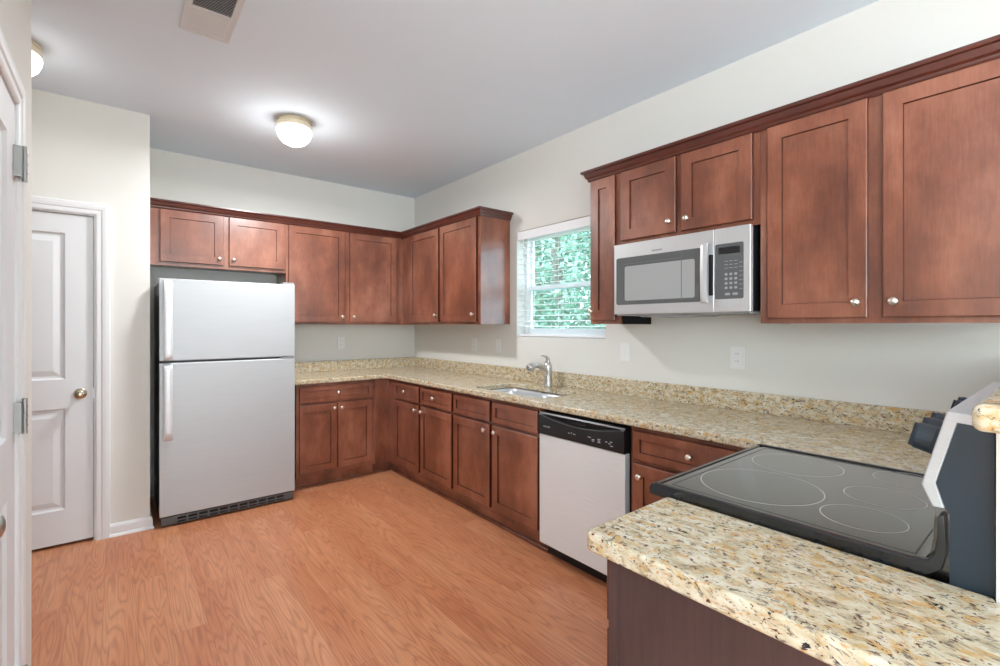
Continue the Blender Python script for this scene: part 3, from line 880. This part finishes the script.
# bowed vertical handle
pts = [(MX-.004, 1.472), (MX-.022, 1.482), (MX-.028, 1.60), (MX-.028, 1.64), (MX-.022, 1.745), (MX-.004, 1.755)]
sp = spline([(p[0], -3.538, p[1]) for p in pts], 6)
bm = nb(); rings = []
for p in sp:
    rings.append([bm.verts.new((p.x+dx, p.y+dy, p.z)) for dx, dy in ((.006, -.017), (.006, .017), (-.004, .015), (-.007, 0), (-.004, -.015))])
for A, B in zip(rings, rings[1:]):
    for i in range(5): bm.faces.new((A[i], A[(i+1) % 5], B[(i+1) % 5], B[i]))
bm.faces.new(rings[0]); bm.faces.new(rings[-1][::-1])
obj('handle', bm, 'steelh', dr, smooth=False)
kp = obj('keypad', rrect(nb(), -3.712, -3.582, 1.486, 1.744, .008, fm, -.003, .0012), 'darkglass', cp)
M['darkkey'] = mat('keypad_glass', srgb(88, 89, 91), .15, spec=.6, var=.03); kp.data.materials[0] = M['darkkey']
obj('display', rrect(nb(), -3.698, -3.598, 1.695, 1.728, .004, fm, 0, .0018), 'black', kp)
M['keyprint'] = mat('keypad_print', srgb(150, 151, 152), .5, var=.02)
for r_ in range(4):
    for c_ in range(3): obj('button', rrect(nb(), -3.640-.022*c_, -3.627-.022*c_, 1.532+.021*r_, 1.543+.021*r_, .003, fm, 0, .0020, 2), 'keyprint', kp)
for r_ in range(7): obj('printed_mark', bx(MX-.0020, MX, -3.708, -3.693, 1.530+.020*r_, 1.532+.020*r_), 'keyprint', kp)
for r_ in range(3):
    for c_ in range(3): obj('printed_mark', bx(MX-.0020, MX, -3.642-.022*c_, -3.626-.022*c_, 1.628+.016*r_, 1.630+.016*r_), 'keyprint', kp)
for c_ in range(2): obj('button', rrect(nb(), -3.652-.035*c_, -3.628-.035*c_, 1.503, 1.514, .003, fm, 0, .0020, 2), 'keyprint', kp)
obj('handle_shade', rrect(nb(), -3.572, -3.552, 1.505, 1.700, .004, fm, 0, .004), 'black', dr)  # black strip stands in for the shaded side of the handle
box_ = bx(MX-.0015, MX, -3.30, -3.24, 1.755, 1.763)
obj('brand_plate', box_, 'grey', dr)

# ------------------------------------------------------------------ refrigerator
RX0, RX1, RY = -2.352, -1.494, -.800
t = thing('refrigerator', 'stainless steel top-freezer refrigerator with black sides beside the white closet door', 'refrigerator', ((RX0+RX1)/2, -.4, 0))
obj('body', bx(RX0+.008, RX1-.008, -.728, -.06, .02, 1.665), 'black', t, bevel=.004)
for x in (RX0+.07, RX1-.07):
    for y in (-.68, -.12): obj('foot', lathe(nb(), [(0, 0), (.02, 0), (.02, .02), (0, .02)], (x, y, .0005), 'z', 12), 'black', t)
obj('gasket', bx(RX0+.014, RX1-.014, -.735, -.7285, .09, 1.665), 'silicon', t)
def fdoor(z0, z1):
    # slightly crowned front, thick edges
    bm = nb(); n = 16; rows = []
    for i in range(n+1):
        u = i/n; x = RX0 + (RX1-RX0)*u
        c = .006*(1-(2*u-1)**2)
        e = .006 if 0 < i < n else 0
        rows.append([bm.verts.new(p) for p in ((x, -.736, z0), (x, RY+.006-c*.6, z0), (x, RY-c+.002, z0+.005), (x, RY-c+.002, z1-.005), (x, RY+.006-c*.6, z1), (x, -.736, z1))])
    for A, B in zip(rows, rows[1:]):
        for i in range(6): bm.faces.new((A[i], A[(i+1) % 6], B[(i+1) % 6], B[i]))
    bm.faces.new(rows[0]); bm.faces.new(rows[-1][::-1])
    return bm
fz = obj('freezer_door', fdoor(1.123, 1.680), 'steel', t); smooth_sharp(fz, 30)
fg = obj('fridge_door', fdoor(.075, 1.108), 'steel', t); smooth_sharp(fg, 30)
M['handle'] = steel_mat('handle_steel', (.74, .75, .76, 1), .34, (1, 1, 60), metal=.2)
def fhandle(parent, z0, z1, flip):
    pts = [(RY+.004, z0), (RY-.030, z0+.03), (RY-.040, z0+.10), (RY-.040, z1-.10), (RY-.034, z1-.02), (RY-.004, z1)]
    if flip: pts = [(RY-.002, z0), (RY-.036, z0+.012), (RY-.042, z0+.10), (RY-.038, z1-.12), (RY-.016, z1-.02), (RY, z1)]
    sp = spline([(RX0+.047, p[0], p[1]) for p in pts], 6); bm = nb(); rings = []
    for p in sp: rings.append([bm.verts.new((p.x+dx, p.y+dy, p.z)) for dx, dy in ((-.025, .010), (.025, .010), (.024, -.004), (.018, -.007), (-.019, -.007), (-.025, -.004))])
    for A, B in zip(rings, rings[1:]):
        for i in range(6): bm.faces.new((A[i], A[(i+1) % 6], B[(i+1) % 6], B[i]))
    bm.faces.new(rings[0]); bm.faces.new(rings[-1][::-1])
    return smooth_sharp(obj('handle', bm, M['handle'], parent), 30)
fhandle(fz, 1.130, 1.668, True)
fhandle(fg, .585, 1.100, False)
b = bx(RX1-.085, RX1-.004, -.795, -.70, 1.681, 1.695); obj('hinge_cover', b, 'grey', t, bevel=.003)
b = bx(RX1-.10, RX1-.004, -.800, -.737, 1.111, 1.120); obj('middle_hinge', b, 'grey', t)
b = bx(RX0+.01, RX1-.01, -.785, -.730, .012, .066)
g = obj('base_grille', b, 'silicon', t, bevel=.003)
b = nb()
for i in range(11):
    x = RX0+.10+i*.063
    box(b, x, x+.050, -.7865, -.780, .040, .056); box(b, x, x+.050, -.7865, -.780, .020, .030)
obj('grille_slots', b, 'void', g)

# ------------------------------------------------------------------ range
GX0, GX1 = -1.445, -.765
t = thing('range', 'black glass-top electric range with silver backguard set into the peninsula', 'stove', ((GX0+GX1)/2, -4.25, 0))
obj('body', bx(GX0+.001, GX1-.001, -4.55, -3.965, .02, .900), 'slate', t)
for x in (GX0+.06, GX1-.06):
    for y in (-4.5, -4.02): obj('foot', lathe(nb(), [(0, 0), (.02, 0), (.02, .02), (0, .02)], (x, y, .0005), 'z', 12), 'black', t)
dfr = lambda a, z, n: (a, -3.964+n, z)
b = nb(); rrect(b, GX0+.004, GX1-.004, .235, .860, .006, dfr, 0, .030); od = obj('oven_door', b, 'blackgloss', t)
b = nb(); rrect(b, GX0+.13, GX1-.13, .38, .68, .02, dfr, .030, .0315); obj('oven_window', b, 'cookglass', od)
b = nb(); tube(b, [(GX0+.06, -3.905, .815), (GX1-.06, -3.905, .815)], .011, 12)
for x in (GX0+.09, GX1-.09): tube(b, [(x, -3.934, .815), (x, -3.905, .815)], .009, 10)
obj('oven_handle', b, 'slate', od, smooth=True)
b = nb(); rrect(b, GX0+.004, GX1-.004, .04, .225, .006, dfr, 0, .028); obj('storage_drawer', b, 'blackgloss', t)
# cooktop frame: front rail and side rails that sweep up at the back
fy_ = lambda p, q, a: (a, p, q)
rail = [(-3.930, .903), (-3.928, .922), (-3.934, .932), (-3.945, .936), (-4.475, .936), (-4.498, .942), (-4.508, .958), (-4.512, .985), (-4.5125, 1.022), (-4.516, 1.028), (-4.522, 1.028), (-4.5245, .960), (-4.518, .930), (-4.500, .912), (-4.470, .905), (-3.940, .903)]
b = nb(); prism(b, rail, fy_, GX0, GX0+.016); prism(b, rail, fy_, GX1-.016, GX1)
prism(b, [(-3.930, .902), (-3.928, .922), (-3.934, .932), (-3.950, .933), (-3.950, .902)], fy_, GX0+.016, GX1-.016)
fr_ = obj('cooktop_frame', b, 'blackgloss', t, bevel=.003)
glz = .9325
b = nb(); prism(b, [(-3.951, .902), (-3.951, glz-.002), (-3.968, glz), (-4.478, glz), (-4.493, .938), (-4.501, .952), (-4.505, .980), (-4.507, 1.041), (-4.520, 1.041), (-4.5265, 1.03), (-4.5265, .902)], fy_, GX0+.0165, GX1-.0165)
gl = obj('cooktop_glass', b, 'cookglass', t); smooth_sharp(gl, 25)
def ring(bm, cx, cy, r, wd=.0026):
    n = 64; z = glz+.0004
    I = [bm.verts.new((cx+(r-wd)*math.cos(2*PI*i/n), cy+(r-wd)*math.sin(2*PI*i/n), z)) for i in range(n)]
    O = [bm.verts.new((cx+r*math.cos(2*PI*i/n), cy+r*math.sin(2*PI*i/n), z)) for i in range(n)]
    for i in range(n): bm.faces.new((I[i], I[(i+1) % n], O[(i+1) % n], O[i]))
    return bm
for cx, cy, r in ((-1.232, -4.128, .146), (-.943, -4.118, .121), (-1.280, -4.365, .080), (-1.085, -4.362, .082), (-.865, -4.372, .080)):
    obj('burner_ring', ring(nb(), cx, cy, r), 'ring', t)
# thin printed border following the glass edge
b = nb()
bo = [(-1.405, -3.975), (-.805, -3.975), (-.800, -4.476), (-1.405, -4.476)]
for (xa, ya), (xb, yb) in zip(bo, bo[1:]+bo[:1]):
    box(b, min(xa, xb)-.001, max(xa, xb)+.001, min(ya, yb)-.001, max(ya, yb)+.001, glz, glz+.0005)
obj('glass_border', b, 'silicon', gl)
# backguard
core = [(-4.528, .902), (-4.528, 1.030), (-4.5225, 1.0405), (-4.5105, 1.083), (-4.5385, 1.1935), (-4.5825, 1.1895), (-4.5835, .902)]
obj('backguard_core', prism(nb(), core, fy_, GX0+.002, GX1-.002), 'slate', t, label='slate blue side of the backguard')
outer = [(-4.506, 1.040), (-4.491, 1.077), (-4.525, 1.213), (-4.5825, 1.208)]
inner = [(-4.5825, 1.190), (-4.538, 1.194), (-4.510, 1.083), (-4.522, 1.041)]
bg_ = obj('backguard_panel', prism(nb(), outer+inner, fy_, GX0-.0015, GX1+.0015), 'steel', t, bevel=.002, label='silver backguard wrap')
# control knobs on the sloping face
A, B = Vector((0, -4.491, 1.077)), Vector((0, -4.525, 1.213)); up = (B-A).normalized(); nrm = Vector((0, -up.z, up.y)) * -1
if nrm.y < 0: nrm = -nrm
def gknob(x):
    c = A + up*.072; c.x = x
    bm = nb(); prof = [(0, 0), (.028, 0), (.028, .004), (.026, .008), (.025, .032), (.023, .036), (0, .037)]
    lathe(bm, prof, (0, 0, 0), 'z', 24)
    box(bm, -.005, .005, -.022, .022, .034, .041)
    rot = Vector((0, 0, 1)).rotation_difference(nrm).to_matrix()
    for v in bm.verts: v.co = rot @ v.co + c
    obj('control_knob', bm, 'slate', bg_)
for x in (-1.392, -1.310, -1.228, -.960, -.885): gknob(x)
dsp = nb()
o0 = A + up*.035; o1 = A + up*.115
P0 = [(o0.y+nrm.y*k, o0.z+nrm.z*k) for k in (.0005,)][0]; P1 = (o1.y+nrm.y*.0005, o1.z+nrm.z*.0005)
prism(dsp, [P0, (P0[0]+nrm.y*.002, P0[1]+nrm.z*.002), (P1[0]+nrm.y*.002, P1[1]+nrm.z*.002), P1], fy_, -1.16, -.97)
obj('clock_display', dsp, 'blackgloss', bg_)

# ------------------------------------------------------------------ outlets and switches
def plate(name, label, fn, a, z, kind):
    t = thing(name, label, kind, fn(a, z, 0), 'outlets and switches above the counter')
    b = nb(); rrect(b, a-.036, a+.036, z-.058, z+.058, .004, fn, .0008, .006)
    obj('cover_plate', b, 'plate', t)
    if kind == 'outlet':
        for dz in (-.020, .020):
            b = nb(); rrect(b, a-.016, a+.016, z+dz-.0135, z+dz+.0135, .006, fn, .006, .0078); s = obj('socket', b, 'plate', t)
            b = nb(); 
            for da in (-.006, .006): rrect(b, a+da-.001, a+da+.001, z+dz-.002, z+dz+.006, .0005, fn, .0078, .0081, 1)
            obj('slots', b, 'void', s)
    else:
        b = nb(); rrect(b, a-.016, a+.016, z-.032, z+.032, .002, fn, .006, .0085); obj('rocker', b, 'plate', t)
plate('wall_outlet', 'white outlet on the back wall above the counter near the refrigerator', face_y(0), -.83, 1.190, 'outlet')
plate('wall_outlet', 'white outlet on the right wall nearest the inner corner', face_x(0), -1.130, 1.185, 'outlet')
plate('light_switch', 'white switch plate on the wall just left of the window', face_x(0), -1.490, 1.185, 'switch')
plate('light_switch', 'white switch plate below the narrow wall cabinet right of the window', face_x(0), -2.800, 1.190, 'switch')
plate('wall_outlet', 'white outlet under the microwave at the right of the counter wall', face_x(0), -3.518, 1.190, 'outlet')

# ------------------------------------------------------------------ ceiling fixtures
def ceil_light(label, x, y, watts, glow):
    t = thing('ceiling_light', label, 'ceiling light', (x, y, H), 'flush ceiling lights')
    obj('canopy', lathe(nb(), [(0, .0005), (.104, .0005), (.111, .004), (.111, .020), (.107, .023), (.107, .029), (.114, .033), (.114, .056), (.108, .060), (0, .060)], (x, y, H), 'z', 40, -1), 'brass', t, smooth=False)
    prof = [(.106, .056), (.112, .061), (.114, .074), (.111, .096), (.100, .124), (.074, .152), (.038, .169), (0, .174)]
    o = obj('glass_shade', lathe(nb(), prof, (x, y, H), 'z', 40, -1), 'dome', t, smooth=True)
    l = bpy.data.lights.new('bulb', 'AREA'); l.shape = 'DISK'; l.size = .2; l.energy = watts; l.color = (.96, .98, 1)
    lo = bpy.data.objects.new('bulb', l); C.objects.link(lo); lo.parent = t; lo.location = (0, 0, -.186)
    l = bpy.data.lights.new('bulb_glow', 'POINT'); l.energy = glow; l.shadow_soft_size = .08; l.color = (1, .99, .97)
    lo = bpy.data.objects.new('bulb_glow', l); C.objects.link(lo); lo.parent = t; lo.location = (0, 0, -.27)
    return t
ceil_light('lit opal dome ceiling light in the middle of the kitchen ceiling', -1.621, -1.245, 26, 3.4)
ceil_light('lit opal dome ceiling light at upper left, partly hidden behind the left wall', -2.980, -1.337, 1.5, .8)

for o in bpy.data.objects:
    if o.name.startswith('canopy'): smooth_sharp(o, 30)

t = thing('ceiling_vent', 'white louvered air vent in the ceiling at the top edge of the photo', 'vent', (-2.24, -2.20, H))
vx0, vx1, vy0, vy1 = -2.345, -2.140, -2.42, -1.985
def hz(n): return H-n
b = nb()
fr = .028
for (a, c, d, e) in ((vx0, vx1, vy1-fr, vy1), (vx0, vx1, vy0, vy0+fr), (vx0, vx0+fr, vy0+fr, vy1-fr), (vx1-fr, vx1, vy0+fr, vy1-fr), (vx0+fr, vx1-fr, -2.215, -2.195)):
    box(b, a, c, d, e, H-.008, H-.0005)
obj('frame', b, 'vent', t, bevel=.002)
obj('duct_backing', bx(vx0+.01, vx1-.01, vy0+.01, vy1-.01, H-.0009, H-.0003), 'void', t)
def louvre(y0, y1, tilt, m):
    b = nb(); y = y0+.006
    while y < y1-.004:
        dy, dz = .0105, .006
        s = tilt
        prism(b, [(y, H-.0015), (y+.0012, H-.0015), (y+.0012+s*dy, H-.0015-dz), (y+s*dy, H-.0015-dz)], lambda p, q, a: (a, p, q), vx0+fr, vx1-fr)
        y += .0115
    return obj('louvers', b, m, t)
louvre(-2.392, -2.215, -.6, 'vent')
louvre(-2.195, -2.013, 1.0, 'vent')
b = lathe(nb(), [(0, 0), (.005, 0), (.005, .006), (0, .006)], (-2.245, -1.999, H-.008), 'z', 12, -1)
obj('damper_lever', b, 'plate', t)

# ------------------------------------------------------------------ outdoors seen through the window
struct('ground', bx(.3, 30, -25, 30, -.7, -.6), 'grass')
def tree(label, x, y, h, r, m, seed):
    rnd = random.Random(seed)
    t = thing('tree', label, 'tree', (x, y, -.6), 'trees outside the kitchen window')
    b = nb(); tube(b, [(x, y, -.6), (x+.05, y, h*.3), (x-.03, y+.05, h*.7), (x, y, h*.95)], [.16, .12, .07, .02], 10)
    for k in range(9):
        a = rnd.uniform(0, 2*PI); z0 = h*rnd.uniform(.1, .75); L_ = r*rnd.uniform(.5, .85)
        tube(b, [(x, y, z0), (x+math.cos(a)*L_*.5, y+math.sin(a)*L_*.5, z0+.25), (x+math.cos(a)*L_, y+math.sin(a)*L_, z0+.45)], [.045, .03, .01], 6)
    obj('trunk', b, 'bark', t, smooth=True)
    bm = nb()
    for k in range(12000):
        u = rnd.uniform(-1, 1); a = rnd.uniform(0, 2*PI); q = math.sqrt(1-u*u)
        d = Vector((q*math.cos(a), q*math.sin(a), u))
        nn = .78 + .38*noise.noise(d*2.3 + Vector((seed, 0, 0))) + rnd.uniform(-.22, .08)
        c = Vector((x, y, h*.5-.1)) + Vector((d.x*r, d.y*r, d.z*h*.56))*nn
        s = rnd.uniform(.035, .065)
        e1 = Vector((rnd.uniform(-1, 1), rnd.uniform(-1, 1), rnd.uniform(-1, 1))).normalized()
        e2 = e1.cross(Vector((rnd.uniform(-1, 1), rnd.uniform(-1, 1), rnd.uniform(-1, 1)))).normalized()
        v = [bm.verts.new(c + e1*s), bm.verts.new(c + e2*s*.5), bm.verts.new(c - e1*s), bm.verts.new(c - e2*s*.5)]
        bm.faces.new(v)
    obj('foliage', bm, m, t)
for i, (x, y, h, r, m) in enumerate(((3.0, .7, 4.6, 1.25, 'leafA'), (5.9, 1.3, 6.2, 1.35, 'leafB'), (3.3, 3.9, 5.6, 1.35, 'leafA'), (9.0, 3.2, 7.2, 1.5, 'leafB'), (6.3, 4.6, 6.8, 1.5, 'leafA'), (3.4, -2.3, 4.8, 1.3, 'leafB'), (5.3, 8.2, 8, 1.7, 'leafB'), (9.6, 7.6, 8, 1.8, 'leafA'))):
    tree('leafy green tree outdoors, seen through the kitchen window blind', x, y, h, r, m, i*3+1)
